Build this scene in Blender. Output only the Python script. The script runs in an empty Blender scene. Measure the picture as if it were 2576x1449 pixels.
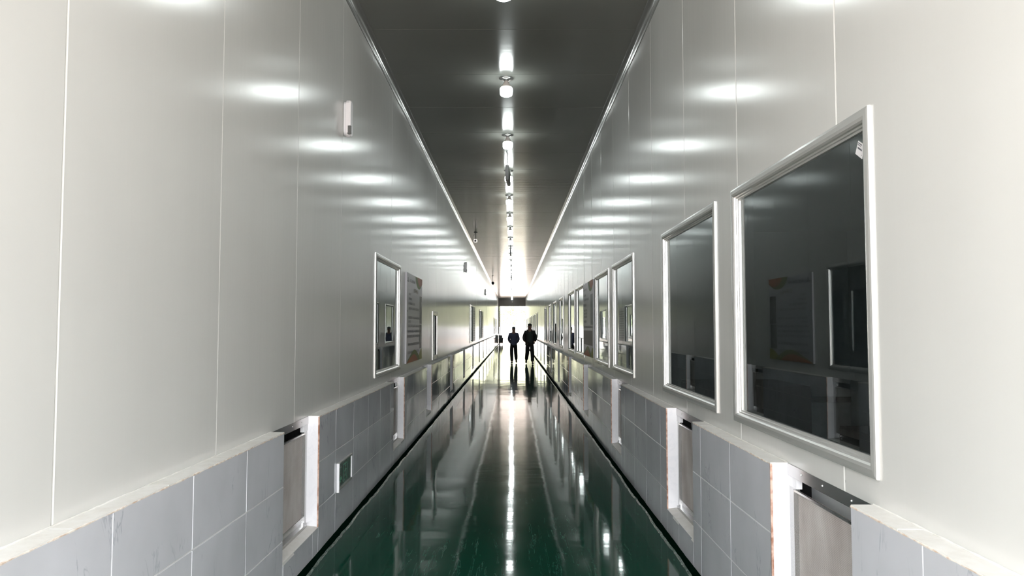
import bpy, bmesh, math, random
from mathutils import Vector, Matrix
random.seed(7)
C = bpy.context.scene.collection
S = bpy.context.scene

# ------------------------------------------------------------------ camera, world, exposure
F_PX, W_PX = 1900.0, 2576.0
cam = bpy.data.cameras.new('camera'); cam.sensor_width = 36; cam.lens = F_PX / W_PX * 36
cam.clip_start = .02; cam.clip_end = 500
co = bpy.data.objects.new('camera', cam); C.objects.link(co); S.camera = co
co.location = (0, 0, 1.6)
co.rotation_euler = (math.pi/2 + math.atan(99.5/F_PX), 0, math.atan(2/F_PX))
SKY = 14.0
LAMP = 56.0
world = bpy.data.worlds.new('overcast_sky'); S.world = world; world.use_nodes = True
wn = world.node_tree; bg = wn.nodes['Background']
bg.inputs[0].default_value = (.97, .985, 1.0, 1); bg.inputs[1].default_value = SKY
S.view_settings.view_transform = 'Standard'; S.view_settings.look = 'None'
S.view_settings.exposure = 0.0; S.view_settings.gamma = 1; S.view_settings.use_curve_mapping = False
cy = S.cycles
cy.use_denoising = True; cy.max_bounces = 10; cy.diffuse_bounces = 6; cy.glossy_bounces = 6
cy.transmission_bounces = 4; cy.transparent_max_bounces = 12; cy.sample_clamp_indirect = 12
cy.caustics_reflective = True; cy.blur_glossy = 0.5
cy.use_adaptive_sampling = True; cy.adaptive_threshold = 0.02

# ------------------------------------------------------------------ dimensions
LD, LW, RD, RW = -1.379, -1.462, 1.203, 1.287     # tiled dado face, panel face (left / right)
H = 4.55; DZ = .965                               # ceiling, dado top
Y0, Y1 = -.9, 75.7                                # corridor mouths
PP = 1.326                                        # panel pitch
TP, TH = .66, .3217                               # tile pitch

# ------------------------------------------------------------------ materials
def mat(name, color=(.5,.5,.5), rough=.5, metal=0, **kw):
    m = bpy.data.materials.new(name); m.use_nodes = True
    b = m.node_tree.nodes['Principled BSDF']
    b.inputs['Base Color'].default_value = (*color, 1)
    b.inputs['Roughness'].default_value = rough; b.inputs['Metallic'].default_value = metal
    for k, v in kw.items():
        b.inputs[k.replace('_', ' ')].default_value = v
    return m
def nt(m): return m.node_tree, m.node_tree.nodes, m.node_tree.links, m.node_tree.nodes['Principled BSDF']
def coords(m, scale=(1,1,1), space='pos'):
    t, n, l, b = nt(m)
    g = n.new('ShaderNodeNewGeometry'); mp = n.new('ShaderNodeMapping'); mp.inputs['Scale'].default_value = scale
    l.new(g.outputs['Position'], mp.inputs['Vector']); return mp.outputs[0]
def noise(m, vec, scale, detail=2, rough=.5, dist=0):
    t, n, l, b = nt(m)
    x = n.new('ShaderNodeTexNoise'); x.inputs['Scale'].default_value = scale; x.inputs['Detail'].default_value = detail
    x.inputs['Roughness'].default_value = rough; x.inputs['Distortion'].default_value = dist
    l.new(vec, x.inputs['Vector']); return x.outputs['Fac']
def ramp(m, fac, stops):
    t, n, l, b = nt(m)
    r = n.new('ShaderNodeValToRGB'); e = r.color_ramp.elements
    while len(e) < len(stops): e.new(.5)
    for i, (p, c) in enumerate(stops):
        e[i].position = p; e[i].color = (*c, 1) if len(c) == 3 else c
    l.new(fac, r.inputs[0]); return r.outputs[0]
def bump(m, fac, strength=.2, dist=.01, prev=None):
    t, n, l, b = nt(m)
    x = n.new('ShaderNodeBump'); x.inputs['Strength'].default_value = strength; x.inputs['Distance'].default_value = dist
    l.new(fac, x.inputs['Height'])
    if prev is not None: l.new(prev, x.inputs['Normal'])
    l.new(x.outputs[0], b.inputs['Normal']); return x.outputs[0]
def link(m, out, inp): m.node_tree.links.new(out, m.node_tree.nodes['Principled BSDF'].inputs[inp])

def panel_mat(name, col, tangent, stretch, rough, aniso):
    m = mat(name, col, rough); t, n, l, b = nt(m)
    b.inputs['Anisotropic'].default_value = aniso
    cx = n.new('ShaderNodeCombineXYZ')
    for i in range(3): cx.inputs[i].default_value = tangent[i]
    l.new(cx.outputs[0], b.inputs['Tangent'])
    v = coords(m, stretch)
    f = noise(m, v, 1.0, 3, .6)
    bump(m, f, .28, .004)
    v2 = coords(m, (1, 1, 1))
    f2 = noise(m, v2, .8, 3)
    link(m, ramp(m, f2, [(.3, tuple(c*.96 for c in col)), (.7, tuple(min(1, c*1.03) for c in col))]), 'Base Color')
    return m
M = {}
M['panel'] = panel_mat('white_steel_panel', (.60, .602, .58), (0, 1, 0), (1, 9, .10), .20, .40)
M['ceil'] = panel_mat('shaded_ceiling_steel', (.17, .174, .16), (0, 1, 0), (.10, 12, 1), .19, .5)  # same steel as the walls, darkened in colour to carry ceiling shade
M['seal'] = mat('white_joint_sealant', (.8, .8, .78), .5)
M['alu'] = mat('satin_aluminium', (.54, .54, .525), .24, .45)
M['cove'] = mat('cove_aluminium', (.30, .30, .29), .16, .5)
M['steel'] = mat('stainless_strip', (.5, .5, .5), .25, .9)
M['white'] = mat('white_plastic', (.8, .78, .8), .3)
M['black'] = mat('black_plastic', (.012, .012, .013), .4)
M['dark'] = mat('dark_void', (.01, .01, .011), .9)
M['bluegrey'] = mat('grey_lens', (.12, .12, .12), .15)
M['screw'] = mat('screw_zinc', (.75, .75, .75), .25, .9)
# marble tiles
m = M['tile'] = mat('grey_marble_tile', (.5, .52, .55), .035)
v = coords(m, (1.0, 1.0, 1.0)); t, n, l, b = nt(m)
mp = n.new('ShaderNodeMapping'); mp.inputs['Rotation'].default_value = (.7, 0, 0); mp.inputs['Scale'].default_value = (1, 2.6, .7)
l.new(v, mp.inputs['Vector'])
f = noise(m, mp.outputs[0], 1.9, 5, .6, 1.2)
veins = ramp(m, f, [(.0, (1, 1, 1)), (.488, (1, 1, 1)), (.503, (.70, .71, .74)), (.516, (1, 1, 1)), (1, (1, 1, 1))])
f3 = noise(m, v, 3.3, 2)
mask = ramp(m, f3, [(.5, (0, 0, 0)), (.62, (1, 1, 1))])
mx = n.new('ShaderNodeMix'); mx.data_type = 'RGBA'
l.new(mask, mx.inputs[0]); mx.inputs[6].default_value = (1, 1, 1, 1); l.new(veins, mx.inputs[7])
cl = ramp(m, noise(m, v, 2.2, 3), [(.3, (.51, .52, .55)), (.7, (.60, .61, .65))])
mm = n.new('ShaderNodeMix'); mm.data_type = 'RGBA'; mm.blend_type = 'MULTIPLY'; mm.inputs[0].default_value = 1
l.new(cl, mm.inputs[6]); l.new(mx.outputs[2], mm.inputs[7]); l.new(mm.outputs[2], b.inputs['Base Color'])
M['jamb'] = mat('daylit_tile_white_fittings', (.80, .80, .83), .12)  # marble tile lightened to paint daylight onto jambs; shared by plain white fittings
link(M['jamb'], ramp(M['jamb'], noise(M['jamb'], coords(M['jamb']), 5, 5, .6, 1), [(.47, (.80, .80, .83)), (.5, (.76, .765, .80)), (.53, (.80, .80, .83))]), 'Base Color')
M['grout'] = mat('white_grout', (.72, .72, .70), .7)
m = M['ledge'] = mat('plaster_ledge', (.72, .71, .68), .55)
link(m, ramp(m, noise(m, coords(m), 14, 5, .65), [(.25, (.66, .64, .60)), (.5, (.73, .72, .69)), (.7, (.77, .765, .745))]), 'Base Color')
bump(m, noise(m, coords(m), 40, 4), .4, .003)
m = M['mortar'] = mat('cream_mortar', (.70, .62, .52), .8)
link(m, ramp(m, noise(m, coords(m), 30, 4), [(.35, (.55, .42, .33)), (.6, (.78, .73, .66))]), 'Base Color')
bump(m, noise(m, coords(m), 90, 3), .6, .004)
m = M['brown'] = mat('brown_tile_body', (.42, .24, .17), .85)
link(m, ramp(m, noise(m, coords(m), 25, 4), [(.35, (.30, .15, .10)), (.6, (.62, .44, .36))]), 'Base Color')
# floor
m = M['floor'] = mat('green_epoxy_floor', (.004, .062, .036), .07, IOR=1.17)
t, n, l, b = nt(m)
v = coords(m, (1, 1, 1))
c0 = ramp(m, noise(m, v, .7, 4), [(.3, (.0012, .034, .021)), (.7, (.0025, .046, .029))])
vs = coords(m, (9, .5, 1)); sc = noise(m, vs, 2.6, 5, .6, .35)
scm = ramp(m, sc, [(.585, (0, 0, 0)), (.60, (1, 1, 1)), (.615, (0, 0, 0))])
vs2 = n.new('ShaderNodeMapping'); vs2.inputs['Rotation'].default_value = (0, 0, .5); vs2.inputs['Scale'].default_value = (5, .7, 1); l.new(v, vs2.inputs['Vector'])
sc2 = noise(m, vs2.outputs[0], 3.2, 4, .55, .6)
scm2 = ramp(m, sc2, [(.60, (0, 0, 0)), (.607, (1, 1, 1)), (.614, (0, 0, 0))])
msk = ramp(m, noise(m, v, 1.3, 3), [(.36, (0, 0, 0)), (.58, (.9, .9, .9))])
ad = n.new('ShaderNodeMath'); ad.operation = 'ADD'; l.new(scm, ad.inputs[0]); l.new(scm2, ad.inputs[1])
ml = n.new('ShaderNodeMath'); ml.operation = 'MULTIPLY'; l.new(ad.outputs[0], ml.inputs[0]); l.new(msk, ml.inputs[1]); ml.use_clamp = True
mx = n.new('ShaderNodeMix'); mx.data_type = 'RGBA'; l.new(ml.outputs[0], mx.inputs[0]); l.new(c0, mx.inputs[6]); mx.inputs[7].default_value = (.05, .13, .10, 1)
l.new(mx.outputs[2], b.inputs['Base Color'])
rr = n.new('ShaderNodeMapRange'); rr.inputs[3].default_value = .02; rr.inputs[4].default_value = .10
l.new(noise(m, v, 2.2, 4, .6), rr.inputs[0]); l.new(rr.outputs[0], b.inputs['Roughness'])
b0 = bump(m, noise(m, coords(m, (1.2, .8, 1)), 1.3, 1), .5, .006)
b1 = bump(m, noise(m, coords(m, (.5, 5, 1)), 1.6, 1), .5, .0009, b0)
bump(m, noise(m, v, 11, 2), .25, .0004, b1)
m = M['kick'] = mat('dark_green_kick', (.001, .007, .004), .8, Specular_IOR_Level=0)
bump(m, noise(m, coords(m), 45, 4), .8, .006)
m = M['ridge'] = mat('rough_green_ridge', (.03, .075, .055), .25)
link(m, ramp(m, noise(m, coords(m), 60, 4, .7), [(.4, (.006, .03, .02)), (.6, (.07, .12, .10))]), 'Base Color')
bump(m, noise(m, coords(m), 70, 4), 1, .008)
m = M['mesh'] = mat('dusty_filter_mesh', (.50, .46, .44), .75)
t, n, l, b = nt(m)
w1 = n.new('ShaderNodeTexWave'); w1.bands_direction = 'Y'; w1.inputs['Scale'].default_value = 45; l.new(coords(m, (0, 1, .55)), w1.inputs['Vector'])
w2 = n.new('ShaderNodeTexWave'); w2.bands_direction = 'Z'; w2.inputs['Scale'].default_value = 45; l.new(coords(m, (0, .3, 1)), w2.inputs['Vector'])
wm = n.new('ShaderNodeMath'); wm.operation = 'MULTIPLY'; l.new(w1.outputs['Fac'], wm.inputs[0]); l.new(w2.outputs['Fac'], wm.inputs[1])
bump(m, wm.outputs[0], .5, .003)
link(m, ramp(m, noise(m, coords(m, (1, 2, 1)), 3, 4), [(.3, (.38, .34, .32)), (.7, (.56, .53, .51))]), 'Base Color')
# glass pane: clear transmission plus a mirror coat following Fresnel
m = bpy.data.materials.new('window_glass'); m.use_nodes = True; n = m.node_tree.nodes; l = m.node_tree.links
n.clear(); out = n.new('ShaderNodeOutputMaterial'); tr = n.new('ShaderNodeBsdfTransparent'); tr.inputs[0].default_value = (.80, .86, .84, 1)
gl = n.new('ShaderNodeBsdfGlossy'); gl.inputs['Roughness'].default_value = .0; gl.inputs[0].default_value = (.93, .97, .97, 1)
fr = n.new('ShaderNodeFresnel'); fr.inputs[0].default_value = 1.52
mu = n.new('ShaderNodeMath'); mu.operation = 'MULTIPLY'; mu.inputs[1].default_value = 1.8; mu.use_clamp = True
mi = n.new('ShaderNodeMixShader'); l.new(fr.outputs[0], mu.inputs[0]); l.new(mu.outputs[0], mi.inputs[0])
l.new(tr.outputs[0], mi.inputs[1]); l.new(gl.outputs[0], mi.inputs[2]); l.new(mi.outputs[0], out.inputs[0]); M['glass'] = m
def emis(name, col, s):
    m = mat(name, (.8, .8, .8), .4); b = m.node_tree.nodes['Principled BSDF']
    b.inputs['Emission Color'].default_value = (*col, 1); b.inputs['Emission Strength'].default_value = s; return m
M['lampglow'] = emis('lit_lamp_diffuser', (.93, 1, .98), LAMP)
M['room'] = mat('storeroom_paint', (.74, .77, .79), .7)
M['roomline'] = mat('storeroom_skirting', (.02, .02, .022), .6)
m = M['card'] = mat('brown_cardboard', (.05, .03, .02), .8)
M['tape'] = mat('packing_tape', (.16, .10, .07), .3)
M['exitglass'] = mat('dark_green_sign_glass', (.085, .135, .115), .06)
M['exitgreen'] = mat('pale_green_sign_print', (.16, .42, .28), .4)
M['exitdim'] = mat('grey_green_sign_print', (.08, .17, .13), .4)
M['poster'] = mat('poster_white', (.42, .42, .45), .35)
M['ink'] = mat('poster_grey_ink', (.13, .13, .15), .5)
M['inkgold'] = mat('poster_title_ink', (.22, .19, .13), .5)
M['orange'] = mat('poster_orange', (.36, .11, .03), .45)
M['green'] = mat('poster_green', (.13, .17, .03), .45)
M['lime'] = mat('poster_lime', (.27, .27, .04), .45)
m = M['photo'] = mat('poster_photo', (.05, .05, .05), .4)
link(m, ramp(m, noise(m, coords(m), 9, 5), [(.35, (.01, .01, .012)), (.5, (.06, .065, .06)), (.7, (.2, .2, .21))]), 'Base Color')
M['photod'] = mat('poster_photo_dark', (.03, .022, .018), .4)
M['photob'] = mat('poster_photo_blue', (.10, .13, .15), .4)
M['lamphouse'] = mat('lamp_housing', (.62, .58, .55), .4)
# outside
m = M['yard'] = mat('pale_concrete_yard', (.6, .48, .41), .8)
link(m, ramp(m, noise(m, coords(m), .3, 4), [(.35, (.56, .42, .34)), (.65, (.64, .54, .47))]), 'Base Color')
M['outwall'] = mat('white_boundary_wall', (.8, .8, .8), .8)
m = M['leaf'] = mat('tree_leaves', (.12, .14, .06), .6)
link(m, ramp(m, noise(m, coords(m), .6, 5, .7), [(.35, (.21, .26, .13)), (.5, (.38, .40, .26)), (.66, (.55, .48, .36))]), 'Base Color')
M['bark'] = mat('tree_bark', (.30, .26, .20), .9)
m = M['hill'] = mat('hillside_scrub', (.12, .14, .06), .9)
link(m, ramp(m, noise(m, coords(m), .5, 6, .7), [(.35, (.26, .29, .17)), (.5, (.42, .43, .29)), (.66, (.55, .48, .36))]), 'Base Color')
M['post'] = mat('dark_steel_post', (.04, .042, .042), .35)
M['beam'] = mat('dark_lintel_board', (.05, .045, .042), .5)
# people
M['skin'] = mat('skin', (.30, .17, .12), .5)
M['hair'] = mat('black_hair', (.01, .009, .009), .6)
M['bluegreysweater'] = mat('slate_blue_sweater', (.10, .11, .19), .85)
M['trouser'] = mat('black_trousers', (.012, .012, .014), .8)
M['jacket'] = mat('black_jacket', (.010, .010, .012), .6)
M['tee'] = mat('grey_green_shirt', (.055, .075, .070), .85)
M['cap'] = mat('grey_cap', (.08, .10, .12), .8)
M['shoe'] = mat('black_shoes', (.01, .01, .01), .5)
M['eye'] = mat('dark_eye', (.01, .01, .01), .2)

# ------------------------------------------------------------------ helpers
def obj(name, me, m=None, parent=None, loc=None):
    if isinstance(me, bmesh.types.BMesh):
        bm = me; me = bpy.data.meshes.new(name); bm.to_mesh(me); bm.free()
    if m is not None and len(me.materials) == 0: me.materials.append(M[m] if isinstance(m, str) else m)
    o = bpy.data.objects.new(name, me); C.objects.link(o)
    if parent: o.parent = parent
    if loc is not None: o.location = loc
    return o
def empty(name, loc=(0,0,0), rz=0, parent=None):
    o = bpy.data.objects.new(name, None); C.objects.link(o); o.location = loc; o.rotation_euler = (0, 0, rz)
    o.empty_display_size = .1
    if parent: o.parent = parent
    return o
def tag(o, label=None, cat=None, group=None, kind=None):
    if label: o['label'] = label
    if cat: o['category'] = cat
    if group: o['group'] = group
    if kind: o['kind'] = kind
    return o
def box(bm, x0, x1, y0, y1, z0, z1, bev=0):
    vs = [bm.verts.new((x, y, z)) for x in (x0, x1) for y in (y0, y1) for z in (z0, z1)]
    fs = [(0,1,3,2),(4,6,7,5),(0,4,5,1),(2,3,7,6),(0,2,6,4),(1,5,7,3)]
    nf = [bm.faces.new([vs[i] for i in f]) for f in fs]
    if bev:
        es = list({e for f in nf for e in f.edges})
        bmesh.ops.bevel(bm, geom=es, offset=bev, segments=2, affect='EDGES')
    return vs
def BX(x0, x1, y0, y1, z0, z1, bev=0):
    bm = bmesh.new(); box(bm, min(x0,x1), max(x0,x1), min(y0,y1), max(y0,y1), min(z0,z1), max(z0,z1), bev); return bm
def cyl(bm, p0, p1, r0, r1=None, n=14, caps=True):
    r1 = r0 if r1 is None else r1
    p0, p1 = Vector(p0), Vector(p1); d = (p1-p0).normalized()
    a = d.orthogonal().normalized(); b = d.cross(a)
    A = [bm.verts.new(p0 + (a*math.cos(t)+b*math.sin(t))*r0) for t in [2*math.pi*i/n for i in range(n)]]
    B = [bm.verts.new(p1 + (a*math.cos(t)+b*math.sin(t))*r1) for t in [2*math.pi*i/n for i in range(n)]]
    for i in range(n): bm.faces.new((A[i], A[(i+1)%n], B[(i+1)%n], B[i]))
    if caps: bm.faces.new(A[::-1]); bm.faces.new(B)
def lathe(bm, prof, n=20, c=(0,0,0)):
    rings = []
    for r, z in prof:
        rings.append([bm.verts.new((c[0]+r*math.cos(2*math.pi*i/n), c[1]+r*math.sin(2*math.pi*i/n), c[2]+z)) for i in range(n)])
    for a, b in zip(rings, rings[1:]):
        for i in range(n): bm.faces.new((a[i], a[(i+1)%n], b[(i+1)%n], b[i]))
    for rg in (rings[0], rings[-1]):
        try: bm.faces.new(rg)
        except Exception: pass
def smooth(o):
    for p in o.data.polygons: p.use_smooth = True
    return o
def norm(bm): bmesh.ops.recalc_face_normals(bm, faces=bm.faces[:]); return bm

# a wall frame: u along the corridor (world y), z up, d out of the wall into the corridor
class Wall:
    def __init__(s, side, X): s.s = side; s.X = X
    def p(s, u, z, d=0): return Vector((s.X + s.s*d, u, z))
    def quad(s, bm, pts):
        f = [bm.verts.new(s.p(*q)) for q in pts]
        bm.faces.new(f if s.s > 0 else f[::-1])
    def grid(s, bm, u0, u1, z0, z1, holes, d):
        us = sorted({u0, u1, *[max(u0, min(u1, h[i])) for h in holes for i in (0, 1)]})
        zs = sorted({z0, z1, *[max(z0, min(z1, h[i])) for h in holes for i in (2, 3)]})
        for a, b in zip(us, us[1:]):
            for c, e in zip(zs, zs[1:]):
                mu, mz = (a+b)/2, (c+e)/2
                if any(h[0] < mu < h[1] and h[2] < mz < h[3] for h in holes): continue
                s.quad(bm, [(a, c, d), (b, c, d), (b, e, d), (a, e, d)])
    def slab(s, bm, u0, u1, z0, z1, d0, d1):
        a, b = s.X + s.s*d0, s.X + s.s*d1
        box(bm, min(a, b), max(a, b), u0, u1, z0, z1)
WL, WR = Wall(1, LW), Wall(-1, RW)
DL, DR = Wall(1, LD), Wall(-1, RD)

# windows (u0, u1); z from 1.065 to 2.40
WZ0, WZ1 = 1.065, 2.40
winR = [(2.68, 4.395), (4.76, 6.47), (8.03, 9.73), (10.11, 11.79), (13.60, 15.36), (15.66, 17.45), (19.24, 20.89),
        (22.2, 23.97), (25.2, 26.9), (28.8, 30.5), (38.9, 40.6), (42.6, 44.3), (45.6, 47.3), (49.2, 50.9), (52.5, 54.2), (56.2, 57.9), (62.3, 64.0), (68.2, 69.9)]
winL = [(8.0, 9.78), (25.6, 27.3), (33.1, 34.8), (57.5, 59.2), (60.9, 62.6), (66.1, 67.8)]
smallL = (13.75, 14.6, 1.01, 1.90)
holesR = [(a, b, WZ0, WZ1) for a, b in winR]
holesL = [(a, b, WZ0, WZ1) for a, b in winL] + [smallL]
inset = lambda hs: [(a+.03, b-.03, c+.03, d-.03) for a, b, c, d in hs]
# vent niches in the dado
nicheL = [(4.60, 5.43), (8.80, 9.68), (12.13, 12.95), (16.68, 17.5), (21.05, 21.9), (25.85, 26.7), (30.85, 31.7), (35.05, 35.9), (39.75, 40.6)] + [(43.7+4.5*k, 44.55+4.5*k) for k in range(7)]
nicheR = [(2.73, 3.57), (5.11, 5.97), (8.45, 9.31), (12.12, 12.96), (15.56, 16.42), (19.45, 20.3), (23.45, 24.3), (28.6, 29.45), (32.1, 32.95), (36.8, 37.65)] + [(41.2+4.5*k, 42.05+4.5*k) for k in range(7)]
NZ0 = .19

# ------------------------------------------------------------------ floor, ceiling
bm = bmesh.new()
n_seg = 78
for k in range(n_seg):
    a = Y0 + (Y1-Y0)*k/n_seg; b = Y0 + (Y1-Y0)*(k+1)/n_seg
    bm.faces.new([bm.verts.new(q) for q in ((LD-.2, a, 0), (RD+.2, a, 0), (RD+.2, b, 0), (LD-.2, b, 0))])
bmesh.ops.remove_doubles(bm, verts=bm.verts[:], dist=1e-4)
fl = tag(obj('floor', bm, 'floor'), 'glossy dark green epoxy floor running the length of the corridor', kind='structure')

ceil = tag(empty('ceiling', (0, 0, H)), 'shade-darkened steel sandwich panel ceiling with crosswise joints', kind='structure')
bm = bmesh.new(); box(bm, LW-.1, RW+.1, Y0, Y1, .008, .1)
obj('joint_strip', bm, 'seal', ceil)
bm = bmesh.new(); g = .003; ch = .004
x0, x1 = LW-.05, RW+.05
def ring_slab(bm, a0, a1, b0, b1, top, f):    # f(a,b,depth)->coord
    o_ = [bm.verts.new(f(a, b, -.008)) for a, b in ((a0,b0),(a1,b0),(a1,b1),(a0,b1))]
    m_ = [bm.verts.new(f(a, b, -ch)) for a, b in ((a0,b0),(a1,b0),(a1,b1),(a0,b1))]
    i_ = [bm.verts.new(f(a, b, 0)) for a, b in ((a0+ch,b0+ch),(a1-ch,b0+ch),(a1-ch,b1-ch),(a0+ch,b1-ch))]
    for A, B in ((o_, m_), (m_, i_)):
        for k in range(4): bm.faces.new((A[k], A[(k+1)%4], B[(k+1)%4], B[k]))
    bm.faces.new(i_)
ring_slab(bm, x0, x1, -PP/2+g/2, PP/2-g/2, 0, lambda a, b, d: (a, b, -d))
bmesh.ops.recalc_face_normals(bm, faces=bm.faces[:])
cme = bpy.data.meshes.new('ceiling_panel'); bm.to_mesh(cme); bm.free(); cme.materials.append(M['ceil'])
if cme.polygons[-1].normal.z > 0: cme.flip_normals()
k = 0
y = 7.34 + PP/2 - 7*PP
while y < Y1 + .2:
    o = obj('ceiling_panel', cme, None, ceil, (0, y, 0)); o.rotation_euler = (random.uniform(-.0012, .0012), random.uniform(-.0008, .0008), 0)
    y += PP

# ------------------------------------------------------------------ walls
def build_wall(name, label, W, D, holes, niches, j0, t0):
    root = tag(empty(name), label, kind='structure')
    ih = inset(holes)
    bm = bmesh.new(); W.grid(bm, Y0, Y1, .0, H+.02, ih + [(a-.02, b+.02, -.1, DZ) for a, b in niches], -.008)
    obj('joint_strip', bm, 'seal', root)
    # sandwich panels, each with its chamfered long edges
    y = j0 - PP*3
    plain = None
    while y < Y1:
        a, b = max(y, Y0) + .003, min(y+PP, Y1) - .003
        if b - a > .05:
            mine = [h for h in ih if h[0] < b and h[1] > a]
            full = abs((b-a) - (PP-.006)) < 1e-4
            cx = (a+b)/2
            if plain is None or mine or not full:
                bm = bmesh.new()
                z0, z1 = DZ-.045, H
                sh = [(h[0]-cx, h[1]-cx, h[2], h[3]) for h in mine]
                L_ = Wall(W.s, 0)
                A, B = a-cx, b-cx
                c_ = .005
                L_.grid(bm, A+c_, B-c_, z0, z1, sh, 0)
                def bites(u): # z spans free of holes at edge u
                    zs = [z0]; 
                    for h in sh:
                        if h[0] < u < h[1]: zs += [h[2], h[3]]
                    zs.append(z1); return list(zip(zs[::2], zs[1::2]))
                for c, e in bites(A+.0001): L_.quad(bm, [(A, c, -.008), (A, c, -.003), (A, e, -.003), (A, e, -.008)][::-1]); L_.quad(bm, [(A, c, -.003), (A+c_, c, 0), (A+c_, e, 0), (A, e, -.003)])
                for c, e in bites(B-.0001): L_.quad(bm, [(B, c, -.008), (B, c, -.003), (B, e, -.003), (B, e, -.008)]); L_.quad(bm, [(B-c_, c, 0), (B, c, -.003), (B, e, -.003), (B-c_, e, 0)])
                bmesh.ops.remove_doubles(bm, verts=bm.verts[:], dist=1e-5)
                me = bpy.data.meshes.new('wall_panel'); bm.to_mesh(me); bm.free(); me.materials.append(M['panel'])
                if not mine and full and plain is None: plain = me
            else: me = plain
            o = obj('wall_panel', me, None, root, (W.X, cx, 0))
            if not mine: o.rotation_euler = (0, 0, random.uniform(-.0035, .0035))
        y += PP
    # dado core with grout plane, behind the tiles
    nh = [(a, b, NZ0, DZ+.1) for a, b in niches]
    bm = bmesh.new(); D.grid(bm, Y0, Y1, 0, DZ-.004, nh, -.003)
    obj('grout_bed', bm, 'grout', root)
    # tiles
    tm = {}
    def tile_mesh(w, h, prefix='tile'):
        key = (round(w, 3), round(h, 3))
        if key not in tm:
            bm = bmesh.new(); L_ = Wall(D.s, 0); c_ = .002; e_ = .0019
            a0, a1, b0, b1 = -w/2+e_, w/2-e_, -h/2+e_, h/2-e_
            o_ = [(a0, b0, -.003), (a1, b0, -.003), (a1, b1, -.003), (a0, b1, -.003)]
            i_ = [(a0+c_, b0+c_, 0), (a1-c_, b0+c_, 0), (a1-c_, b1-c_, 0), (a0+c_, b1-c_, 0)]
            for k in range(4): L_.quad(bm, [o_[k], o_[(k+1)%4], i_[(k+1)%4], i_[k]])
            L_.quad(bm, i_)
            bmesh.ops.remove_doubles(bm, verts=bm.verts[:], dist=1e-6)
            me = bpy.data.meshes.new('tile'); bm.to_mesh(me); bm.free(); me.materials.append(M['tile']); tm[key] = me
        return tm[key]
    rows = [(0.0, TH-.0), (TH, 2*TH), (2*TH, DZ)]
    far = bmesh.new(); cnt = 0
    y = t0 - TP*6
    while y < Y1:
        a, b = max(y, Y0), min(y+TP, Y1)
        for (z0, z1) in rows:
            if b - a < .03: continue
            pieces = []
            segs = [(a, b)]
            for (p, q) in niches:
                ns = []
                for (c, e) in segs:
                    if q <= c or p >= e: ns.append((c, e)); continue
                    if p > c + .01: ns.append((c, p))
                    if q < e - .01: ns.append((q, e))
                    if z0 < NZ0 < z1:   # strip under the niche
                        pieces.append((max(c, p), min(e, q), z0, NZ0))
                segs = ns
            pieces += [(c, e, z0, z1) for c, e in segs]
            for (c, e, f, h) in pieces:
                if e - c < .02: continue
                if cnt < 285:
                    o = obj('tile', tile_mesh(e-c, h-f), None, root, (D.X, (c+e)/2, (f+h)/2))
                    o.rotation_euler = (0, random.uniform(-.0022, .0022), random.uniform(-.0014, .0014)); cnt += 1
                else:
                    t_ = random.uniform(-.0008, .0008)
                    D.quad(far, [(c+.002, f+.002, -t_), (e-.002, f+.002, t_), (e-.002, h-.002, t_), (c+.002, h-.002, -t_)])
        y += TP
    tag(obj('far_tile_field', far, 'tile', root), kind='stuff')
    # ledge pieces along the top, ragged mortar beads on both edges
    gap = abs(D.X - W.X)
    spans = []; c = Y0
    for p, q in niches: spans.append((c, p)); c = q
    spans.append((c, Y1))
    farl = bmesh.new(); bead = bmesh.new(); bead2 = bmesh.new()
    for a, b in spans:
        y = a
        while y < b - .01:
            e = min(b, y + TP)
            tgt = bmesh.new() if y < 22 else farl
            jz = random.uniform(0, .0015)
            D.slab(tgt, y+.0015, e-.0015, DZ-.006, DZ+.004+jz, -gap, -.001)
            if y < 22: obj('ledge_tile', norm(tgt), 'ledge', root)
            y = e
        st = .04
        def beadrun(bmx, dd, zz, r):
            n_ = max(2, int((b-a)/st)); prev = None
            for i in range(n_+1):
                u = a + (b-a)*i/n_
                rr_ = r*random.uniform(.45, 1.15)
                cur = [bmx.verts.new(D.p(u, zz + rr_*math.sin(t)*.8, dd + rr_*math.cos(t)*.8)) for t in (-1.6, -.6, .4, 1.4, 2.4, 3.6)]
                if prev:
                    for k in range(6): bmx.faces.new((prev[k], prev[(k+1)%6], cur[(k+1)%6], cur[k]))
                prev = cur
        if a < 45:
            beadrun(bead, -.003, DZ-.002, .006)
            beadrun(bead2, -gap+.002, DZ+.006, .005)
    norm(farl); norm(bead); norm(bead2)
    obj('far_ledge', farl, 'ledge', root)
    obj('mortar_edge', bead, 'mortar', root); obj('sealant_bead', bead2, 'ledge', root)
    # niche linings
    ords = ['first', 'second', 'third', 'fourth', 'fifth', 'sixth', 'seventh', 'eighth', 'ninth', 'tenth']
    side = name.split('_')[1]
    for i, (a, b) in enumerate(niches):
        for (u0, u1) in ((b, b+.010), (a-.010, a)):
            bm = bmesh.new(); D.slab(bm, u0, u1, NZ0-.005, DZ+.003, -gap-.03, -.004); obj('jamb_tile', norm(bm), 'jamb', root)
            if u0 == b and a < 25:
                bm = bmesh.new(); st = .03; z = NZ0; 
                while z < DZ:
                    z2 = min(DZ, z + random.uniform(.02, .07)); w = random.uniform(.003, .0075)
                    D.slab(bm, b-.0005-w*.4, b+w, z, z2, -.009, .0012); z = z2
                obj('brown_edge', norm(bm), 'brown', root)
        bm = bmesh.new()
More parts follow.
